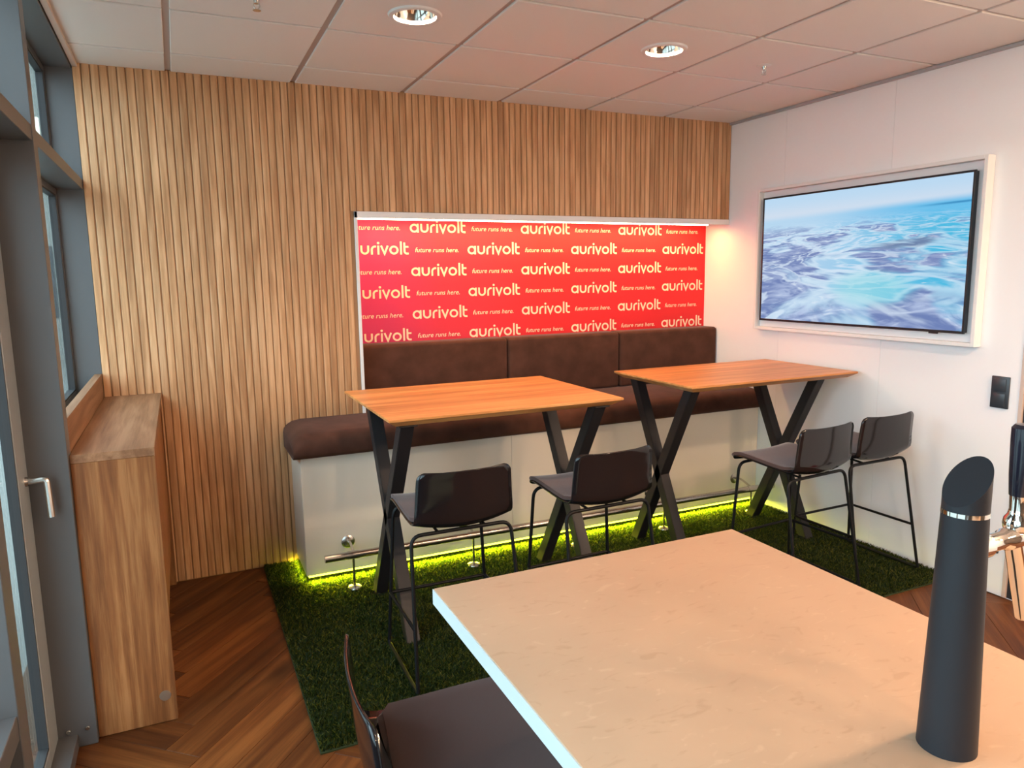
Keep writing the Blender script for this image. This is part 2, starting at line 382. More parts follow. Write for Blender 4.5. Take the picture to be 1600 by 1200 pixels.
# ------------------------------------------------------------------ floor: herringbone oak planks
floor = struct(box('floor', M_backing, -0.75, XR+.3, YB-.1, .35, -.06, -.012), 'dark brown herringbone oak floor')
PW, PL, PT = .145, .725, .012
plank_me = None
def plank_mesh():
    bm = bmesh.new(); b_box(bm, 0.0006, PL-.0006, 0.0006, PW-.0006, -.012, 0, .0009, 1)
    bmesh.ops.recalc_face_normals(bm, faces=bm.faces)
    me = bpy.data.meshes.new('plank'); bm.to_mesh(me); bm.free(); me.materials.append(M_floor); return me
plank_me = plank_mesh()
fx0, fx1, fy0, fy1 = -.62, XR+.02, YB, .02
ang = math.radians(48.5)
OX, OY = -.114, -1.226      # one plank corner measured in the photograph
ca, sa = math.cos(ang), math.sin(ang)
nb = 0
for k in range(-60, 61):
    for mth in range(-9, 10):
        for typ in (0, 1):
            u = k*PW + mth*PL; v = k*PW - mth*PL
            if typ == 0: cu, cv, a = u, v, 0.0
            else: cu, cv, a = u+PL+PW, v+PW-PL, math.pi/2
            cu -= 0; cv -= 0
            X = OX + cu*ca - cv*sa; Y = OY + cu*sa + cv*ca
            A = ang + a
            corners = [(X+p*math.cos(A)-q*math.sin(A), Y+p*math.sin(A)+q*math.cos(A)) for p in (0, PL) for q in (0, PW)]
            xs = [c[0] for c in corners]; ys = [c[1] for c in corners]
            if max(xs) < fx0+.01 or min(xs) > fx1-.01 or max(ys) < -4.9 or min(ys) > fy1-.01: continue
            cx, cy = sum(xs)/4, sum(ys)/4
            inside = min(xs) >= fx0 and max(xs) <= fx1 and min(ys) >= fy0 and max(ys) <= fy1
            me = plank_me
            if not inside:
                bm = bmesh.new(); bm.from_mesh(plank_me)
                Mx = Matrix.Translation((X, Y, 0)) @ Matrix.Rotation(A, 4, 'Z'); Mi = Mx.inverted()
                for (co, no) in (((fx0, 0, 0), (-1, 0, 0)), ((fx1, 0, 0), (1, 0, 0)), ((0, fy0, 0), (0, -1, 0)), ((0, fy1, 0), (0, 1, 0))):
                    bmesh.ops.bisect_plane(bm, geom=bm.verts[:]+bm.edges[:]+bm.faces[:], plane_co=Mi @ Vector(co), plane_no=Mi.to_3x3() @ Vector(no), clear_outer=True)
                if len(bm.faces) < 3: bm.free(); continue
                me = bpy.data.meshes.new('plank'); bm.to_mesh(me); bm.free()
                if len(me.materials) == 0: me.materials.append(M_floor)
            o = bpy.data.objects.new('plank', me); COL.objects.link(o); o.parent = floor
            o.location = (X, Y, 0); o.rotation_euler = (0, 0, A); nb += 1
box('rear_floor_boards', M_floor, -.62, XR, YB, -5.6, -.012, -.0005, parent=floor)
print('planks', nb)

# ------------------------------------------------------------------ ceiling: tiles in a grid
bm = bmesh.new(); b_box(bm, XL-.16, XR+.06, YB-.1, .35, H+.14, H+.19)
for q in ((XL-.16, XL-.11, YB-.1, .35), (XR+.03, XR+.06, YB-.1, .35), (XL-.11, XR+.03, .05, .35), (XL-.11, XR+.03, YB-.1, YB-.02)): b_box(bm, *q, H+.001, H+.14)
ceil = struct(finish(bm, 'ceiling', M_white), 'white suspended ceiling of square tiles')
TS = .6; GAP = .013
tile_cache = {}
def holed(dx, dy, r, n=48):
    bm = bmesh.new(); L = []
    for k in range(n):
        a = 2*math.pi*k/n; c_, s_ = math.cos(a), math.sin(a); q = 1/max(abs(c_)/(dx/2), abs(s_)/(dy/2))
        L.append([bm.verts.new(p) for p in ((c_*r, s_*r, .004), (c_*r, s_*r, -.008), (c_*q, s_*q, -.008), (c_*q, s_*q, .004))])
    for k in range(n):
        a, b = L[k], L[(k+1) % n]
        for i in range(4): bm.faces.new((a[i], b[i], b[(i+1) % 4], a[(i+1) % 4]))
    bmesh.ops.recalc_face_normals(bm, faces=bm.faces)
    me = bpy.data.meshes.new('tile'); bm.to_mesh(me); bm.free(); me.materials.append(M_ceil); return me
def tile_me(dx, dy):
    k = (round(dx, 3), round(dy, 3))
    if k not in tile_cache:
        bm = bmesh.new(); b_box(bm, -dx/2, dx/2, -dy/2, dy/2, -.008, .004, .003, 1); bmesh.ops.recalc_face_normals(bm, faces=bm.faces)
        me = bpy.data.meshes.new('tile'); bm.to_mesh(me); bm.free(); me.materials.append(M_ceil); tile_cache[k] = me
    return tile_cache[k]
xs = [XL-.12] + [i*TS for i in range(0, 6)] + [XR+.02]
ys = [0.03] + [-.32 - i*TS for i in range(0, 11)]
for x0, x1 in zip(xs, xs[1:]):
    for y1, y0 in zip(ys, ys[1:]):
        gx0 = GAP if x0 > XL else 0; gx1 = GAP if x1 < XR else 0; gy1 = GAP*.75 if y1 < 0 else 0
        ax0, ax1, ay0, ay1 = x0+gx0, x1-gx1, y0+GAP*.75, y1-gy1
        lit = abs(y0+1.52) < .01 and any(abs((x0+x1)/2-q) < .05 for q in (.9, 2.1))
        o = bpy.data.objects.new('tile', holed(ax1-ax0, ay1-ay0, .087) if lit else tile_me(ax1-ax0, ay1-ay0)); COL.objects.link(o); o.parent = ceil
        o.location = ((ax0+ax1)/2, (ay0+ay1)/2, H)
for xb in xs[1:-1]: box('grid_bar', M_tbar, xb-.0145, xb+.0145, YB, .03, H, H+.02, parent=ceil)
for yb_ in ys[1:]: box('grid_bar', M_tbar, XL-.1, XR+.02, yb_-.0145, yb_+.0145, H+.0004, H+.0196, parent=ceil)
trc = struct(box('trim_1', M_alu, XR-.022, XR, YB, 0, H-.025, H-.009, .002), 'grey metal angle where ceiling meets the right wall')
trl = struct(box('trim_2', plain('pale_edge_trim', (.62, .48, .40), .45), XL, XL+.024, YB, 0, H-.026, H-.009, .002), 'pale edge strip where the ceiling meets the glazing')

# ------------------------------------------------------------------ back wall with oak slats, niche cut out
NX0, NX1, NZ = .897, 3.548, 1.988
bm = bmesh.new()
b_box(bm, XL-.14, NX0, .0055, .30, 0, H)
b_box(bm, NX0, XR+.05, .0055, .30, NZ, H)
wall_back = struct(finish(bm, 'wall_back', M_slatback), 'oak slatted back wall around a lit niche')
PITCH_S, SW = .038, .0322
slat_cache = {}
def slat_me(h):
    if h not in slat_cache:
        bm = bmesh.new(); b_box(bm, 0, SW, 0, .0085, 0, h, .003, 2); bmesh.ops.recalc_face_normals(bm, faces=bm.faces)
        me = bpy.data.meshes.new('slat'); bm.to_mesh(me); bm.free(); me.materials.append(M_slat); slat_cache[h] = me
    return slat_cache[h]
i = 0
x = XL + .001
while x < NX1-.01:
    above = x+SW > NX0-.004
    z0 = NZ+.002 if above else .004
    o = bpy.data.objects.new('slat', slat_me(round(H-.004-z0, 4))); COL.objects.link(o); o.parent = wall_back
    o.location = (x + random.uniform(-.0006, .0006), random.uniform(0, .0012), z0)
    x += PITCH_S; i += 1
print('slats', i)
# niche lining
bm = bmesh.new()
b_box(bm, NX0+.014, XR+.05, .012, .30, NZ-.022, NZ)           # soffit
b_box(bm, NX0, NX0+.014, .012, .30, .6, NZ)                    # left reveal
b_box(bm, NX0, XR+.05, .262, .30, .6, NZ)                      # back of niche
finish(bm, 'niche_lining', M_white, wall_back)
bm = bmesh.new()
b_box(bm, NX0-.002, NX0+.015, -.006, .03, .70, NZ, .001); b_box(bm, NX0-.002, NX1+.024, -.006, .012, NZ-.034, NZ+.001, .001)
struct(finish(bm, 'trim_3', M_white), 'thin white edging along the left and top of the niche')
# ------------------------------------------------------------------ right wall: white panels with fine joints
wall_right = struct(box('wall_right', M_wallr, XR+.012, XR+.08, YB, .32, 0, H), 'white panelled wall with the television')
edges = [.30, -.51, -1.29, -2.062]
for a, b in zip(edges, edges[1:]):
    box('wall_panel', M_wallr, XR, XR+.012, b+.0005, a-.0005, .006, H-.004, .0006, parent=wall_right)
# door in the right wall, mostly outside the frame
door = struct(box('door_1', M_wallr, XR, XR+.03, -3.02, -2.112, .012, 2.10, .002), 'white door at the right edge of the photo')
box('door_gap', M_dark, XR+.009, XR+.0118, -2.11, -2.078, .006, 2.12, parent=door)
struct(box('trim_4', plain('door_frame_beige', (.60, .47, .40), .5), XR-.004, XR+.012, -2.080, -2.062, .006, 2.12, .001), 'pale door frame strip beside the black gap')
box('red_sticker', M_red, XR-.0012, XR, -2.30, -2.148, .035, .175, parent=door)
bm = bmesh.new(); b_tube(bm, [(XR, -2.94, 1.03), (XR-.05, -2.94, 1.03), (XR-.05, -2.82, 1.03)], .009); finish(bm, 'door_handle', M_steel, door, smooth=True)
box('wall_panel', M_wallr, XR, XR+.012, YB, -3.03, .006, H-.004, .001, parent=wall_right)
box('wall_panel', M_wallr, XR, XR+.012, -3.03, -2.063, 2.125, H-.004, .001, parent=wall_right)
# unseen wall behind the camera, coloured dark to dim reflections in the stools
struct(box('wall_rear', plain('rear_wall_brown', (.08, .06, .05), .6), XL-.2, XR+.08, YB-.1, YB, 0, H), 'unseen wall behind the bar, darkened to dim reflections')

# ------------------------------------------------------------------ left glazing: deep anthracite mullions and transoms
XO = -.55
struct(box('trim_5', M_grey, XO-.012, XL, -.001, .05, 0, H), 'anthracite end reveal beside the slats')
mull = [(-1.39, -1.312), (-2.43, -2.352), (-3.55, -3.47), (-4.67, -4.59), (-5.79, -5.71)]
for j, (a, b) in enumerate(mull):
    m_ = struct(box('trim_%d' % (6+j), M_grey, XO-.012, XL, a, b, 0, H, .0015), ('anthracite window mullion beside the oak ledge', 'anthracite mullion at the left edge of the photo', 'mullion behind the camera', 'mullion behind the camera', 'mullion behind the camera')[j])
    if j == 0:
        for sx in (-.501, -.443):
            bmq = bmesh.new(); b_lathe(bmq, [(0, .006), (.006, .006), (.0085, .003), (.009, 0)], 12, Matrix.Translation((sx, a, .066)) @ Matrix.Rotation(math.radians(90), 4, 'X'))
            finish(bmq, 'screw_head', M_steel, m_, smooth=True)
struct(box('trim_11', M_grey, XO-.012, XL-.003, YB, 0, 2.062, 2.112, .0015), 'anthracite transom bar across the glazing')
struct(box('trim_12', M_grey, XO-.012, XL-.003, YB, 0, H-.035, H, .0015), 'anthracite head rail under the ceiling')
struct(box('trim_13', M_grey, XO-.012, XL-.003, YB, -2.43, .66, .715, .0015), 'low anthracite transom near the left edge')
struct(box('trim_14', M_grey, XO-.012, XL-.06, YB, 0, -.01, .05, .0015), 'anthracite threshold along the floor')
struct(box('wall_left', M_grey, XO-.012, XO+.03, -1.312, 0, .05, 1.06), 'grey sill panel below the fixed window')
struct(box('trim_15', M_grey, XO-.012, XO+.02, YB, -2.43, .05, .66), 'grey infill below the low transom')
def glazed(n, y0, y1, z0, z1, xg, fw, label, stile=None, mat=None):
    fr = bmesh.new(); s = stile or fw
    b_box(fr, xg-.008, xg+.025, y1-s, y1, z0, z1, .002); b_box(fr, xg-.008, xg+.025, y0, y0+s, z0, z1, .002)
    b_box(fr, xg-.008, xg+.025, y0+s, y1-s, z1-fw, z1, .002); b_box(fr, xg-.008, xg+.025, y0+s, y1-s, z0, z0+fw, .002)
    f = struct(finish(fr, n, mat or M_grey), label)
    g = bmesh.new(); t = .006
    b_box(g, xg-.006, xg+.006, y0+s-t, y0+s+t, z0+fw, z1-fw); b_box(g, xg-.007, xg+.022, y1-s-.007, y1-s, z0+fw, z1-fw)
    b_box(g, xg-.007, xg+.022, y0+s, y1-s, z0+fw, z0+fw+.008); b_box(g, xg-.007, xg+.022, y0+s, y1-s, z1-fw-.008, z1-fw)
    finish(g, 'gasket', M_dark, f)
    box('pane', M_glass, xg-.004, xg+.004, y0+s, y1-s, z0+fw, z1-fw, parent=f)
    return f
glazed('window_1', -1.312, 0, 1.06, 2.062, XO-.005, .028, 'fixed window pane above the oak ledge')
glazed('window_2', -1.312, 0, 2.112, H-.035, XO-.005, .028, 'upper window pane above the transom')
d2 = glazed('door_2', -2.352, -1.39, .05, 2.062, XO-.008, .055, 'glazed grey door with a steel lever handle', .145, M_sash)
glazed('window_3', -2.352, -1.39, 2.112, H-.035, XO-.005, .028, 'upper pane above the glazed door')
k = 4
for (b, a) in ((-2.43, -3.47), (-3.55, -4.59), (-4.67, -5.71), (-5.79, YB)):
    glazed('window_%d' % k, a, b, .715, 2.062, XO-.005, .028, 'window pane further along the glazing'); k += 1
    glazed('window_%d' % k, a, b, 2.112, H-.035, XO-.005, .028, 'upper window pane further along the glazing'); k += 1
hx, hy, hz = XO+.017, -1.435, .985
bm = bmesh.new(); b_lathe(bm, [(0, .008), (.014, .008), (.016, 0)], 20, Matrix.Translation((hx, hy, hz)) @ Matrix.Rotation(math.radians(90), 4, 'Y'))
b_tube(bm, fillet([(hx, hy, hz), (hx+.058, hy, hz+.002), (hx+.062, hy-.006, hz-.125)], .012), .0105, 10)
finish(bm, 'lever_handle', M_steel, d2, smooth=True)

# ------------------------------------------------------------------ outside, through the glass
struct(box('trim_16', plain('outside_paving', (.22, .22, .20), .9), -40, -.62, -40, 30, -.2, -.05), 'grey paving outside the glazing')
ob = empty('office_building', 'grey office building with lit windows seen faintly through the glass', 'building', (-9, 14, -.05))
M_fac = plain('grey_facade', (.30, .30, .27), .8); M_win = plain('facade_window', (.05, .06, .065), .15); M_lit = emit('lit_window', (1.0, .95, .78), 2.6)
box('wall', M_fac, -9, 8.1, 0, 6, 0, 11, parent=ob)
for r_ in range(4):
    for c_ in range(14):
        o = box('window', M_lit if (c_ in (11, 12) and r_ == 1) or (c_ == 8 and r_ == 0) else M_win, -.45, .45, -.05, .04, 0, 1.5, .02, parent=ob)
        o.location = (-8.2+c_*1.2, 0, .9+r_*2.6)

# ------------------------------------------------------------------ red printed panel with repeated lettering
PX0, PX1, PZ0, PZ1, PYF = NX0+.016, XR-.001, .95, NZ-.024, .250
rp = empty('wall_graphic', 'red panel printed all over with repeated cream wordmarks, set in the niche', 'wall graphic', (0, PYF, 0))
box('panel_board', M_panel, PX0, PX1, 0, .011, PZ0, PZ1, parent=rp)
def stroke2d(bm, pts, w, closed=False, z=0):
    """flat stroke with mitred joins in the xy plane"""
    P = [Vector((p[0], p[1])) for p in pts]; n = len(P); Ls, Rs = [], []
    for i in range(n):
        if closed: a, b = P[i-1], P[(i+1) % n]
        else: a, b = P[max(i-1, 0)], P[min(i+1, n-1)]
        d1 = (P[i]-a); d2 = (b-P[i])
        if d1.length < 1e-9: d1 = d2
        if d2.length < 1e-9: d2 = d1
        n1 = Vector((-d1.y, d1.x)).normalized(); n2 = Vector((-d2.y, d2.x)).normalized()
        m_ = (n1+n2).normalized(); s = w/2/max(.4, m_.dot(n1))
        Ls.append(bm.verts.new((P[i].x+m_.x*s, P[i].y+m_.y*s, z))); Rs.append(bm.verts.new((P[i].x-m_.x*s, P[i].y-m_.y*s, z)))
    for i in range(n if closed else n-1):
        j = (i+1) % n; bm.faces.new((Ls[i], Rs[i], Rs[j], Ls[j]))
def arc(cx, cy, r, a0, a1, n=18): return [(cx+r*math.cos(math.radians(a0+(a1-a0)*i/n)), cy+r*math.sin(math.radians(a0+(a1-a0)*i/n))) for i in range(n+1)]
def logo_bm():
    bm = bmesh.new(); w = .21; x = 0; r = .5-w/2; g = .17
    stroke2d(bm, arc(x+.5, .5, r, 0, 360, 36)[:-1], w, True); stroke2d(bm, [(x+1-w/2, 0), (x+1-w/2, 1)], w, z=.001); x += 1+g          # a
    ru = .36
    stroke2d(bm, [(x+w/2, 1)] + arc(x+w/2+ru, ru+w/2, ru, 180, 360) + [(x+w/2+2*ru, 1)], w); x += 2*ru+w+g                              # u
    stroke2d(bm, [(x+w/2, 0)] + arc(x+w/2+.36, 1-w/2-.36, .36, 180, 90, 10) + [(x+.56, 1-w/2)], w); x += .56+g*.8                       # r
    stroke2d(bm, [(x+w/2, 0), (x+w/2, 1)], w)
    c = [bm.verts.new((x+w/2+.135*math.cos(2*math.pi*k/20), 1.28+.135*math.sin(2*math.pi*k/20), 0)) for k in range(20)]; bm.faces.new(c); x += w+g*.55   # i
    stroke2d(bm, [(x+.1, 1), (x+.46, .08), (x+.82, 1)], w*.98); x += .92+g*.35                                                          # v
    stroke2d(bm, arc(x+.5, .5, r, 0, 360, 36)[:-1], w, True); x += 1+g                                                                  # o
    stroke2d(bm, [(x+w/2, 0), (x+w/2, 1.48)], w); x += w+g                                                                              # l
    stroke2d(bm, [(x+w/2, 1.36)] + arc(x+w/2+.26, .26+w/2, .26, 180, 270, 10) + [(x+.56, w/2)], w)
    stroke2d(bm, [(x+w/2, .86), (x+.56, .86)], w*.92, z=.001); x += .56                                                                 # t
    return bm, x
def to_wall(bm, sx, sz):
    for v in bm.verts: v.co = Vector((v.co.x*sx, -.0006-v.co.z*.2, v.co.y*sz))
def mesh_of(bm, name):
    bmesh.ops.recalc_face_normals(bm, faces=bm.faces); me = bpy.data.meshes.new(name); bm.to_mesh(me); bm.free(); me.materials.append(M_print); return me
LW, LX = .367, .0535
bm, wl = logo_bm(); to_wall(bm, LW/wl, LX); logo_me = mesh_of(bm, 'wordmark')
fc = bpy.data.curves.new('tagline', 'FONT'); fc.body = 'future runs here.'; fc.shear = .22; fc.size = 1; fc.offset = .004; fc.space_character = 1.02
fo = bpy.data.objects.new('tagline_src', fc); COL.objects.link(fo); bpy.context.view_layer.update()
tm = bpy.data.meshes.new_from_object(fo); bpy.data.objects.remove(fo, do_unlink=True)
bm = bmesh.new(); bm.from_mesh(tm); bpy.data.meshes.remove(tm)
tx = [v.co.x for v in bm.verts]; x0_, x1_ = min(tx), max(tx)
for v in bm.verts: v.co.x -= x0_; v.co.z = 0
to_wall(bm, .287/(x1_-x0_), .287/(x1_-x0_)*1.0); tag_me = mesh_of(bm, 'tagline')
def put(name, me, x, z, wid):
    m2 = me
    if x < PX0+.012 or x+wid > PX1-.016:
        if x+wid < PX0+.03 or x > PX1-.03: return
        b = bmesh.new(); b.from_mesh(me)
        for (co, no) in (((PX0+.012-x, 0, 0), (-1, 0, 0)), ((PX1-.016-x, 0, 0), (1, 0, 0))):
            bmesh.ops.bisect_plane(b, geom=b.verts[:]+b.edges[:]+b.faces[:], plane_co=co, plane_no=no, clear_outer=True)
        m2 = bpy.data.meshes.new(name); b.to_mesh(m2); b.free()
        if len(m2.materials) == 0: m2.materials.append(M_print)
    o = link(name, m2, None, rp, (x, 0, z))
for r_ in range(8):
    z = 1.890 - r_*.133
    for k in range(-1, 5):
        if r_ % 2 == 0: put('wordmark', logo_me, 1.292+.757*k, z, LW); put('tagline', tag_me, 1.700+.757*k, z+.014, .287)
        else: put('wordmark', logo_me, 1.670+.757*k, z, LW); put('tagline', tag_me, 1.322+.757*k, z+.014, .287)

# ------------------------------------------------------------------ LED strips
led = box('led_strip', M_ledw, NX0+.02, XR-.16, .030, .044, NZ-.040, NZ-.0222, .001)
tag(led, 'warm white led strip glowing along the top of the niche', 'light strip')
lamp('niche_led_lamp', 'AREA', ((NX0+XR)/2, .06, NZ-.047), 16, (1.0, .50, .15), (math.radians(10), 0, 0), shape='RECTANGLE', size=2.5, size_y=.012)
BX0, BYF, BZ0, BZ1 = .476, -.355, .048, .690
bm = bmesh.new(); b_box(bm, BX0+.012, XR-.02, BYF+.012, BYF+.022, .034, .047); b_box(bm, BX0+.012, BX0+.022, BYF+.022, -.01, .034, .047)
led2 = finish(bm, 'led_strip', M_ledy); tag(led2, 'lime yellow led strip glowing under the bench plinth', 'light strip')
lamp('bench_led_lamp', 'AREA', ((BX0+XR)/2, BYF-.004, .040), 85, (1.0, .97, .03), (math.radians(-38), 0, 0), shape='RECTANGLE', size=XR-BX0-.03, size_y=.01, spread=math.radians(128))
lamp('bench_led_lamp', 'AREA', (BX0-.004, BYF/2, .040), 1.3, (.92, 1.0, .03), (0, math.radians(30), 0), shape='RECTANGLE', size=.01, size_y=.33, spread=math.radians(120))

# ------------------------------------------------------------------ bench: base, seat cushion, three back cushions
bench = empty('built_in_bench', 'long built in bench with cream base and brown velvet seat under the red panel', 'bench', (0, 0, 0))
bm = bmesh.new(); b_box(bm, BX0+.05, XR-.001, BYF+.06, -.002, .0, BZ0); finish(bm, 'plinth', M_dark, bench)
for a, b in ((BX0, 1.685), (1.685, 2.70), (2.70, XR-.001)):
    box('front_panel', M_cream, a+.0008, b-.0008, BYF, BYF+.019, BZ0, BZ1, .001, parent=bench)
bm = bmesh.new(); b_box(bm, BX0, BX0+.019, BYF+.019, -.002, BZ0, BZ1, .001); finish(bm, 'end_panel', M_cream, bench)
bm = bmesh.new(); b_box(bm, BX0+.02, XR-.001, BYF+.02, -.003, BZ0, BZ1-.01); b_box(bm, NX0+.016, XR-.001, -.003, .249, .60, BZ1-.01); finish(bm, 'carcass', M_cream, bench)
def cushion(name, x0, x1, y0, y1, z0, z1, bev, seg=4, crown=0):
    bm = bmesh.new(); nx = max(2, int((x1-x0)/.12)); 
    b_box(bm, x0, x1, y0, y1, z0, z1, bev, seg)
    if crown:
        for v in bm.verts:
            if v.co.z > z1-.002: v.co.z += 0
    return finish(bm, name, M_velvet, bench, smooth=True, sharp=80)
def seat_cushion():
    # cross section (y,z) with a soft rounded front, swept along x with a rounded left end
    prof = [(.249, BZ1), (.249, .838), (.05, .838), (-.20, .826), (-.30, .818), (-.345, .806), (-.372, .782), (-.382, .75), (-.383, .715), (-.376, .695), (-.36, BZ1)]
    bm = bmesh.new(); st = []
    xsn = [BX0-.035, BX0-.030, BX0-.012, BX0+.015, BX0+.06, NX0+.0155, NX0+.016, 2.0, 3.0, XR-.03, XR-.008, XR-.002]
    for x in xsn:
        ring = []
        t = max(0.0, min(1.0, (x-(BX0-.035))/.095)); s = math.sqrt(max(0, 1-(1-t)**2))
        for (y, z) in prof:
            if x < NX0+.0158: y = min(y, -.002)
            zz = BZ1+(z-BZ1)*(.55+.45*s); yy = y if y > -.05 else y*(.97+.03*s)
            if x > XR-.02: zz = BZ1+(zz-BZ1)*.97
            ring.append(bm.verts.new((x, yy, zz)))
        st.append(ring)
    n = len(prof)
    for a, b in zip(st, st[1:]):
        for i in range(n): bm.faces.new((a[i], a[(i+1) % n], b[(i+1) % n], b[i]))
    bm.faces.new(st[0][::-1]); bm.faces.new(st[-1])
    bmesh.ops.remove_doubles(bm, verts=bm.verts, dist=1e-5)
    return finish(bm, 'seat_cushion', M_velvet, bench, smooth=True, sharp=55)
seat_cushion()
for a, b in ((NX0+.017, 1.872), (1.876, 2.722), (2.726, XR-.002)):
    bm = bmesh.new(); b_box(bm, a, b, .092, .249, .836, 1.222, .022, 4); finish(bm, 'back_cushion', M_velvet, bench, smooth=True, sharp=60)

# ------------------------------------------------------------------ foot rail in front of the bench
rail = empty('foot_rail', 'brushed steel foot rail on thin posts in front of the cream bench base', 'foot rail', (0, 0, 0))
RY, RZ = -.535, .185
tube('rail_tube', M_steel, [(.545, RY, RZ+.012), (3.555, RY, RZ-.006)], .0195, 16, rail)
for px in (.690, 1.36, 2.02, 2.655, 3.365):
    zz = RZ+.012-(px-.545)/3.01*.018
    bm = bmesh.new(); b_lathe(bm, [(0, .014), (.011, .014), (.014, .011), (.034, .006), (.036, 0)], 18, Matrix.Translation((px, RY, .018)))
    b_tube(bm, [(px, RY, .0), (px, RY, zz-.018)], .0065, 10); finish(bm, 'post', M_steel, rail, smooth=True)
    bm = bmesh.new(); b_tube(bm, [(px-.03, RY, zz), (px+.03, RY, zz)], .0215, 16); finish(bm, 'sleeve', M_steel, rail, smooth=True)
    bm = bmesh.new(); b_lathe(bm, [(0, .012), (.012, .012), (.030, .008), (.036, .004), (.036, 0)], 24, Matrix.Translation((px+.012, BYF+.0005, .207)) @ Matrix.Rotation(math.radians(90), 4, 'X'))
    b_tube(bm, fillet([(px+.012, BYF, .207), (px+.012, BYF-.06, .22), (px+.004, RY+.01, zz+.01)], .04), .007, 10); finish(bm, 'wall_bracket', M_steel, rail, smooth=True)

# ------------------------------------------------------------------ artificial turf
TX0, TX1, TY0, TY1 = .289, XR-.004, -1.805, -.004
turf = empty('artificial_turf', 'rectangle of artificial green turf under the tables and bench', 'turf', (0, 0, 0))
M_tbase = plain('turf_backing', (.02, .035, .008), .95)
box('backing', M_tbase, TX0, TX1, TY0, TY1, .0005, .006, parent=turf)
def turf_blades(n):
    m, nt, p = new_mat('turf_green'); L = nt.links.new
    at = N(nt, 'ShaderNodeAttribute'); at.attribute_name = 'tone'
    cr = N(nt, 'ShaderNodeValToRGB'); e = cr.color_ramp.elements
    e[0].color = (.006, .020, .003, 1); e[1].color = (.17, .165, .02, 1); kx = e.new(.55); kx.color = (.030, .053, .007, 1)
    L(at.outputs['Fac'], cr.inputs[0]); L(cr.outputs[0], p.inputs['Base Color']); p.inputs['Roughness'].default_value = .5
    tl = N(nt, 'ShaderNodeBsdfTranslucent'); L(cr.outputs[0], tl.inputs[0]); ms = N(nt, 'ShaderNodeMixShader'); ms.inputs[0].default_value = .5
    L(p.outputs[0], ms.inputs[1]); L(tl.outputs[0], ms.inputs[2]); L(ms.outputs[0], nt.nodes['Material Output'].inputs[0])
    x = rng.uniform(TX0+.003, TX1-.002, n); y = rng.uniform(TY0+.003, TY1-.002, n)
    keep = ~((x > BX0+.03) & (y > BYF+.05)); x = x[keep]; y = y[keep]; n = len(x)
    h = rng.uniform(.012, .026, n); a = rng.uniform(0, 2*np.pi, n); lean = rng.uniform(.0, .016, n); la = rng.uniform(0, 2*np.pi, n)
    wd = rng.uniform(.0012, .0022, n)
    dx, dy = np.cos(a)*wd, np.sin(a)*wd
    lx, ly = np.cos(la)*lean, np.sin(la)*lean
    V = np.empty((n, 4, 3), np.float32)
    V[:, 0] = np.stack([x-dx, y-dy, np.full(n, .004)], 1); V[:, 1] = np.stack([x+dx, y+dy, np.full(n, .004)], 1)
    V[:, 2] = np.stack([x+lx*.5+dx*.7, y+ly*.5+dy*.7, .004+h*.65], 1); V[:, 3] = np.stack([x+lx*1.3, y+ly*1.3, .004+h], 1)
    V[:, :, 0] = np.clip(V[:, :, 0], TX0-.003, TX1); V[:, :, 1] = np.clip(V[:, :, 1], TY0-.008, TY1)
    me = bpy.data.meshes.new('grass_blades'); me.vertices.add(n*4); me.vertices.foreach_set('co', V.ravel())
    me.loops.add(n*6); me.polygons.add(n*2)
    b = np.arange(n)[:, None]*4
    me.loops.foreach_set('vertex_index', (b+np.array([0, 1, 2, 0, 2, 3])).ravel().astype(np.int32))
    me.polygons.foreach_set('loop_start', np.arange(n*2, dtype=np.int32)*3)
    me.update(calc_edges=True); me.validate()
    at_ = me.attributes.new('tone', 'FLOAT', 'POINT'); at_.data.foreach_set('value', np.repeat(rng.uniform(0, 1, n)**1.3, 4).astype(np.float32))
    o = link('grass_blades', me, m, turf); o['kind'] = 'stuff'
turf_blades(330000)

# ------------------------------------------------------------------ bar tables on X legs
def bar_table(label, x0, x1, y0, y1, xl, xr, yfb, yff, ytb, ytf):
    """top outline; frames at xl and xr; feet y at back/front; leg tops y at back/front"""
    HT, TH = 1.040, .036
    t = empty('bar_table', label, 'table', ((x0+x1)/2, (y0+y1)/2, 0), 0, 'tall oak tables on black X legs')
    ox, oy = t.location.x, t.location.y
    bm = bmesh.new(); i_ = .040
    def rect(m_, z): return [bm.verts.new(c) for c in ((x0-ox+m_, y0-oy+m_, z), (x1-ox-m_, y0-oy+m_, z), (x1-ox-m_, y1-oy-m_, z), (x0-ox+m_, y1-oy-m_, z))]
    a, b, c, d = rect(.0015, HT), rect(0, HT-.0015), rect(0, HT-.010), rect(i_, HT-TH)
    bm.faces.new(a); bm.faces.new(d[::-1])
    for p_, q_ in ((a, b), (b, c), (c, d)):
        for k_ in range(4): bm.faces.new((p_[k_], q_[k_], q_[(k_+1) % 4], p_[(k_+1) % 4]))
    finish(bm, 'tabletop', M_table, t)
    hw, ht = .030, .030
    for xf in (xl, xr):
        for (ya, yb) in ((yfb, ytf), (yff, ytb)):
            bm = bmesh.new(); z0, z1 = .006, HT-TH-.006
            d_ = Vector((0, yb-ya, z1-z0)); s = d_.length/d_.z*ht
            b_prism(bm, [(ya-oy-s, z0), (ya-oy+s, z0), (yb-oy+s, z1), (yb-oy-s, z1)], 'x', xf-ox-hw, xf-ox+hw)
            bmesh.ops.bevel(bm, geom=bm.edges[:], offset=.0025, segments=2, affect='EDGES'); finish(bm, 'leg', M_leg, t)
        box('mounting_plate', M_leg, xf-ox-.04, xf-ox+.04, ytf-oy-.05, ytb-oy+.05, HT-TH-.006, HT-TH, .001, parent=t)
    return t
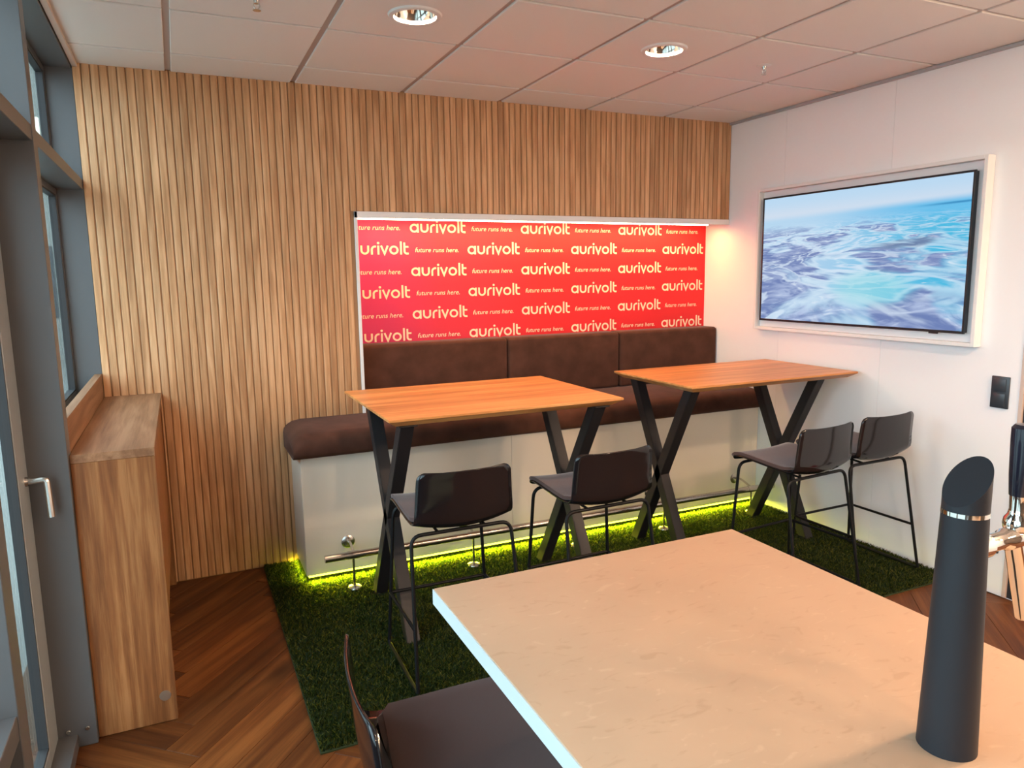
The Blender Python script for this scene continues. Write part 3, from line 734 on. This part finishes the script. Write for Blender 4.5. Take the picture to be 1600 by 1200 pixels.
bar_table('tall oak bar table on black X legs, nearer the window', .708, 1.848, -1.292, -.418, .800, 1.748, -.625, -1.20, -.655, -1.215)
bar_table('tall oak bar table on black X legs, touching the white wall', 2.325, 3.520, -1.195, -.458, 2.425, 3.335, -.578, -1.045, -.560, -1.070)

# ------------------------------------------------------------------ counter stools
def make_stool(label, loc, rz):
    t = empty('counter_stool', label, 'stool', loc, rz, 'black shell counter stools')
    prof = [(.216, .634), (.210, .646), (.195, .656), (.165, .661), (.10, .659), (.03, .654), (-.04, .649), (-.10, .646), (-.145, .647), (-.172, .655), (-.190, .672), (-.199, .70), (-.205, .74), (-.209, .785), (-.213, .83), (-.218, .872)]
    Ls = [0]
    for a, b in zip(prof, prof[1:]): Ls.append(Ls[-1]+math.dist(a, b))
    # resample finely near both ends so that the corners round off
    T = [0, .002, .006, .012, .02, .03] + list(np.linspace(.045, Ls[-1]-.05, 26)) + [Ls[-1]-q for q in (.034, .026, .018, .011, .006, .002, 0)]
    def at(s):
        for i in range(len(Ls)-1):
            if s <= Ls[i+1]+1e-9:
                f = (s-Ls[i])/(Ls[i+1]-Ls[i]); return (prof[i][0]*(1-f)+prof[i+1][0]*f, prof[i][1]*(1-f)+prof[i+1][1]*f)
        return prof[-1]
    tot = Ls[-1]
    def halfw(s):
        hw = .199 + .007*math.sin(math.pi*.62*min(1, s/.4)) - .011*max(0, (s-.44)/.18)
        for d, r in ((s, .028), (tot-s, .030)):
            if d < r: hw -= r-math.sqrt(max(0, r*r-(r-d)**2))
        return hw
    def surf(off, s0, s1, name, mat, thick, nx=14, shrink=0, parent=t, rear=0):
        bm = bmesh.new(); rows = []
        ss = [s for s in T if s0 <= s <= s1]
        if ss[-1] < s1: ss += [q for q in (s1-.02, s1-.012, s1-.006, s1-.002) if rear and q > ss[-1]] + [s1]
        for s in ss:
            y, z = at(s); y2, z2 = at(min(tot, s+.004)); y1, z1 = at(max(0, s-.004))
            dn = Vector((y2-y1, z2-z1)).normalized(); nn = Vector((dn.y, -dn.x)) if True else None
            nn = Vector((-dn.y, dn.x)); 
            if nn.y < 0 and s < tot*.5: nn = -nn
            nn = Vector((dn.y, -dn.x))   # points up on the seat (travelling backwards), forwards on the back
            hw = halfw(s)-shrink - (max(0, rear-math.sqrt(max(0, rear**2-max(0, rear-(s1-s))**2))) if rear else 0); back = max(0, min(1, (s-.38)/.12)); row = []
            for k in range(nx+1):
                u = -1+2*k/nx; x = u*hw
                bow = u*u
                yy = y + .018*bow*back
                dip = .024*(1-bow)*math.exp(-((s-.405)/.055)**2)
                zz = z - dip + .010*bow*(1-back) - .005*(1-bow)*back*max(0, (s-.5)/.14)
                row.append(bm.verts.new((x, yy+nn.x*off, zz+nn.y*off)))
            rows.append(row)
        for a, b in zip(rows, rows[1:]):
            for k in range(nx): bm.faces.new((a[k], a[k+1], b[k+1], b[k]))
        o = finish(bm, name, mat, parent, smooth=True, sharp=0)
        sm = o.modifiers.new('thickness', 'SOLIDIFY'); sm.thickness = thick; sm.offset = 0; sm.use_quality_normals = True
        if name == 'seat_pad':
            bv = o.modifiers.new('soft_edge', 'BEVEL'); bv.width = .005; bv.segments = 3; bv.limit_method = 'ANGLE'; bv.angle_limit = math.radians(50)
        return o
    surf(0, 0, tot, 'shell', M_black_gloss, .007)
    surf(.0125, .004, .365, 'seat_pad', M_seatcloth, .016, shrink=.005, rear=.03)
    b, yf, yr, d, yrt, zt, zf = .233, .187, .255, .205, .150, .612, .250
    r = .0078; G = .010+r
    tube('rear_leg_loop', M_black_metal, fillet([(-b, -yr, G), (-d-.006, -yrt, zt), (d+.006, -yrt, zt), (b, -yr, G)], .045), r, 10, t)
    tube('front_leg_loop', M_black_metal, fillet([(-b, yf, G), (-d+.008, yf-.022, zt+.024), (d-.008, yf-.022, zt+.024), (b, yf, G)], .045), r, 10, t)
    for s in (-1, 1):
        tube('floor_runner', M_black_metal, fillet([(s*(b-.0015), yf-.0009, G+.035), (s*b, yf, G), (s*b, -yr, G), (s*(b-.0015), -yr+.006, G+.035)], .03), r, 10, t)
    q = (zf-G)/(zt-G); bx = b-(b-d)*q; fy = yf-.022*q; ry = -yr+(yr-yrt)*q
    tube('footrest', M_black_metal, fillet([(-bx, ry, zf), (-bx, fy, zf), (bx, fy, zf), (bx, ry, zf)], .004, 2), r*.9, 10, t)
    for s in (-1, 1):
        tube('seat_support', M_black_metal, [(s*.10, -yrt, zt), (s*.10, yf-.022, zt+.024)], .006, 8, t)
    return t
st = make_stool('black shell stool nearest the window at the left table', (.926, -1.39, .012), -.014)
def stool_copy(label, loc, rz):
    c = copy_tree(st); c.location = loc; c.rotation_euler = (0, 0, rz); c['label'] = label; return c
stool_copy('black shell stool at the right end of the left table', (1.590, -1.409, .012), .029)
stool_copy('black shell stool at the left end of the right table', (2.745, -1.475, .012), .085)
stool_copy('black shell stool closest to the white wall and its black switch', (3.248, -1.420, .012), .019)
stool_copy('near black stool with brown seat tucked under the pale counter', (.418, -2.878, 0), -math.pi/2-.085)

# ------------------------------------------------------------------ oak ledge below the window
ledge = empty('oak_ledge', 'narrow oak ledge with a backsplash standing below the window', 'ledge', (0, 0, 0))
LX0, LX1, LY0 = XL+.001, -.155, -1.362
box('ledge_top', M_oak_y, LX0, LX1, LY0, -.001, 1.012, 1.042, .001, parent=ledge)
fp = box('front_panel', M_oak_z, LX0, LX1-.001, LY0+.001, LY0+.033, .002, 1.0115, .001, parent=ledge)
box('back_panel', M_oak_z, LX0, LX1-.004, -.033, -.001, .002, 1.0115, .001, parent=ledge)
box('side_panel', M_oak_z, LX1-.034, LX1-.010, LY0+.034, -.034, .30, 1.0115, .001, parent=ledge)
box('backsplash', M_oak_y, XL-.034, XL-.0005, -1.311, -.002, 1.030, 1.160, .001, parent=ledge)
bm = bmesh.new(); b_lathe(bm, [(0, .004), (.010, .004), (.019, .003), (.020, 0)], 24, Matrix.Translation((-.192, LY0+.0015, .105)) @ Matrix.Rotation(math.radians(90), 4, 'X'))
finish(bm, 'cable_cap', plain('brown_cap', (.16, .11, .08), .4), fp, smooth=True)
ht_ = empty('panel_heater', 'grey panel heater half hidden under the oak ledge', 'heater', (-.33, -.7, 0))
box('heater_body', M_heater, -.04, .04, -.55, .55, .05, .30, .006, 2, parent=ht_)
for yy in (-.45, .45): box('foot', M_heater, -.035, .035, -.02+yy, .02+yy, 0, .055, parent=ht_)

# ------------------------------------------------------------------ television in a white box frame
TY0_, TY1_, TZ0, TZ1 = -1.857, -.330, 1.236, 2.160
tvf = empty('television_surround', 'white shallow box on the right wall holding the television', 'wall box', (XR, 0, 0))
D, RW = .055, .019
box('backboard', M_wallr, -.010, -.001, TY0_+.004, TY1_-.004, TZ0+.004, TZ1-.004, parent=tvf)
for (a, b, c, d) in ((TY0_, TY0_+RW, TZ0, TZ1), (TY1_-RW, TY1_, TZ0, TZ1), (TY0_+RW, TY1_-RW, TZ0, TZ0+RW), (TY0_+RW, TY1_-RW, TZ1-RW, TZ1)):
    box('rail', M_white, -D, -.001, a, b, c, d, .0012, parent=tvf)
tv = empty('television', 'wide flat television showing an aerial seascape in its white frame', 'television', (XR, 0, 0))
VY0, VY1, VZ0, VZ1 = -1.795, -.378, 1.297, 2.098
box('housing', M_tvblack, -.040, -.0105, VY0+.004, VY1-.004, VZ0+.004, VZ1-.004, .003, parent=tv)
bz = .011
bm = bmesh.new()
b_box(bm, -.046, -.034, VY0, VY0+bz, VZ0, VZ1, .001); b_box(bm, -.046, -.034, VY1-bz, VY1, VZ0, VZ1, .001)
b_box(bm, -.046, -.034, VY0+bz, VY1-bz, VZ0, VZ0+bz*1.2, .001); b_box(bm, -.046, -.034, VY0+bz, VY1-bz, VZ1-bz, VZ1, .001)
finish(bm, 'bezel', M_tvblack, tv)
box('sensor', M_tvblack, -.044, -.036, VY0+.14, VY0+.19, VZ0-.008, VZ0+.002, .001, parent=tv)
bm = bmesh.new(); uvl = bm.loops.layers.uv.new('UVMap')
vs = [bm.verts.new((-.0425, y_, z_)) for (y_, z_) in ((VY1-bz, VZ0+bz), (VY0+bz, VZ0+bz), (VY0+bz, VZ1-bz), (VY1-bz, VZ1-bz))]
f_ = bm.faces.new(vs)
for l_, uv_ in zip(f_.loops, ((0, 0), (1, 0), (1, 1), (0, 1))): l_[uvl].uv = uv_
me = bpy.data.meshes.new('screen'); bm.to_mesh(me); bm.free(); link('screen', me, M_screen, tv)

# ------------------------------------------------------------------ wall switch and socket
sw = empty('light_switch', 'black double rocker switch on the white wall', 'switch', (XR, -1.973, 1.024))
box('plate', M_switch, -.009, 0, -.043, .043, -.078, .078, .003, 2, parent=sw)
for zc in (-.036, .036): box('rocker', M_switch, -.014, -.008, -.029, .029, zc-.031, zc+.031, .002, 2, parent=sw)
so = empty('wall_socket', 'small black socket low on the white wall behind the tap', 'socket', (XR, -1.995, .262))
box('plate', M_switch, -.012, 0, -.036, .036, -.042, .042, .003, 2, parent=so)
bm = bmesh.new(); b_lathe(bm, [(0, .002), (.016, .002), (.019, .006), (.021, .006), (.021, 0)], 20, Matrix.Translation((-.012, 0, 0)) @ Matrix.Rotation(math.radians(-90), 4, 'Y')); finish(bm, 'outlet', M_switch, so, smooth=True)

# ------------------------------------------------------------------ ceiling downlights and sprinklers
def downlight(label, x, y):
    t = empty('downlight', label, 'ceiling light', (x, y, H-.008), 0, 'recessed round downlights')
    lathe('flange', M_white, [(.084, .004), (.085, -.009), (.092, -.011), (.104, -.007), (.108, .0)], 40, parent=t)
    lathe('reflector', M_chrome, [(.086, -.004), (.083, .012), (.074, .040), (.058, .062), (.030, .070), (0, .071)], 40, parent=t)
    bm = bmesh.new(); b_lathe(bm, [(.0, .028), (.012, .029), (.019, .036), (.022, .050), (.020, .066)], 24); finish(bm, 'lamp_glass', plain('lamp_glass', (.75, .8, .85), .08, spec=.8), t, smooth=True)
    return t
downlight('left recessed downlight with chrome reflector in the ceiling', .9, -1.22)
d_ = downlight('right recessed downlight nearer the television wall', 2.1, -1.22)
def sprinkler(label, x, y):
    t = empty('sprinkler', label, 'sprinkler', (x, y, H-.008), 0, 'ceiling sprinkler heads')
    lathe('escutcheon', M_white, [(.0, -.005), (.02, -.005), (.034, -.002), (.036, .001)], 24, parent=t)
    lathe('body', M_steel, [(.0, -.020), (.009, -.020), (.010, -.012), (.012, -.005)], 16, parent=t)
    bm = bmesh.new()
    for s in (-1, 1): b_tube(bm, [(s*.009, 0, -.018), (s*.011, 0, -.028), (s*.003, 0, -.042)], .002, 6)
    finish(bm, 'yoke', M_steel, t, smooth=True)
    lathe('deflector', M_steel, [(.0, -.0415), (.015, -.0425), (.015, -.044), (.0, -.045)], 16, parent=t)
sprinkler('sprinkler head in the ceiling to the right of both downlights', 2.735, -1.19)
sprinkler('sprinkler head at the top edge left of both downlights', .306, -1.17)

# ------------------------------------------------------------------ bar counter with a beer tower
CX0, CX1, CY0, CY1, CZ = .418, 1.250, -4.75, -2.720, .950
ct = empty('bar_counter', 'pale stone topped bar counter in the foreground', 'counter', (.83, -3.7, 0))
def w2(o_):
    o_.location = (-.83, 3.7, 0); return o_
w2(box('worktop', M_stone, CX0+.001, CX1, CY0, CY1-.001, CZ-.038, CZ, .002, 2, parent=ct))
bm = bmesh.new(); b_box(bm, CX0-.0008, CX0+.0012, CY0, CY1, CZ-.036, CZ-.002); w2(finish(bm, 'edge_band', M_edge, ct))
w2(box('base_cabinet', M_white, .80, CX1-.04, CY0+.05, CY1-.30, .06, CZ-.0385, .002, parent=ct))
w2(box('kick_board', M_dark, .84, CX1-.08, CY0+.08, CY1-.34, 0, .06, parent=ct))
tw = empty('beer_tower', 'matt black slant topped beer tower with a chrome tap on the counter', 'beer tap', (.912, -3.552, CZ))
R0, RT = .0385, .0290; n_ = 48
bm = bmesh.new(); b_lathe(bm, [(0, 0), (R0, 0), (RT, .345), (0, .345)], n_); finish(bm, 'column', M_tower, tw, smooth=True)
lathe('ring', M_chrome, [(RT-.001, .345), (RT+.0006, .345), (RT+.0006, .3510), (RT-.001, .3510)], n_, parent=tw)
bm = bmesh.new(); dirn = Vector((1, .03)).normalized(); tp, bt_ = [], []
for k in range(n_):
    a = 2*math.pi*k/n_; c_, s_ = math.cos(a), math.sin(a)
    zz = .390 + (c_*dirn.x+s_*dirn.y)*.031
    bt_.append(bm.verts.new((RT*c_, RT*s_, .3510))); tp.append(bm.verts.new((RT*c_, RT*s_, zz)))
for k in range(n_): bm.faces.new((bt_[k], bt_[(k+1) % n_], tp[(k+1) % n_], tp[k]))
bm.faces.new(tp); bm.faces.new(bt_[::-1]); finish(bm, 'slanted_cap', M_tower, tw, smooth=True)
tap = bmesh.new(); ZT = .292
tdir = Vector((1, .0, 0)); A_ = Matrix.Rotation(math.radians(90), 4, 'Y')
b_lathe(tap, [(.0, -.010), (.018, -.010), (.018, .006), (.0175, .012), (.013, .016), (.0125, .05), (.016, .056), (.0165, .11), (.013, .118), (0, .120)], 24, Matrix.Translation((R0-.002, 0, ZT)) @ A_)
tp_ = finish(tap, 'tap_body', M_chrome, tw, smooth=True)
bm = bmesh.new(); hx_ = R0+.078
b_lathe(bm, [(0, 0), (.016, 0), (.0175, .008), (.016, .016), (.012, .022), (.0105, .030), (.0115, .05), (0, .05)], 24, Matrix.Translation((hx_, 0, ZT+.012))); finish(bm, 'bonnet', M_chrome, tp_, smooth=True)
bm = bmesh.new(); b_lathe(bm, [(0, 0), (.0125, 0), (.0145, .03), (.016, .08), (.016, .098), (.012, .103), (0, .104)], 24, Matrix.Translation((hx_, 0, ZT+.062))); finish(bm, 'handle', M_handle, tp_, smooth=True)
bm = bmesh.new(); b_tube(bm, fillet([(R0+.075, 0, ZT-.005), (R0+.090, 0, ZT-.045), (R0+.115, 0, ZT-.130)], .02), [.013]*8+[.0105], 16); finish(bm, 'spout', M_chrome, tp_, smooth=True)
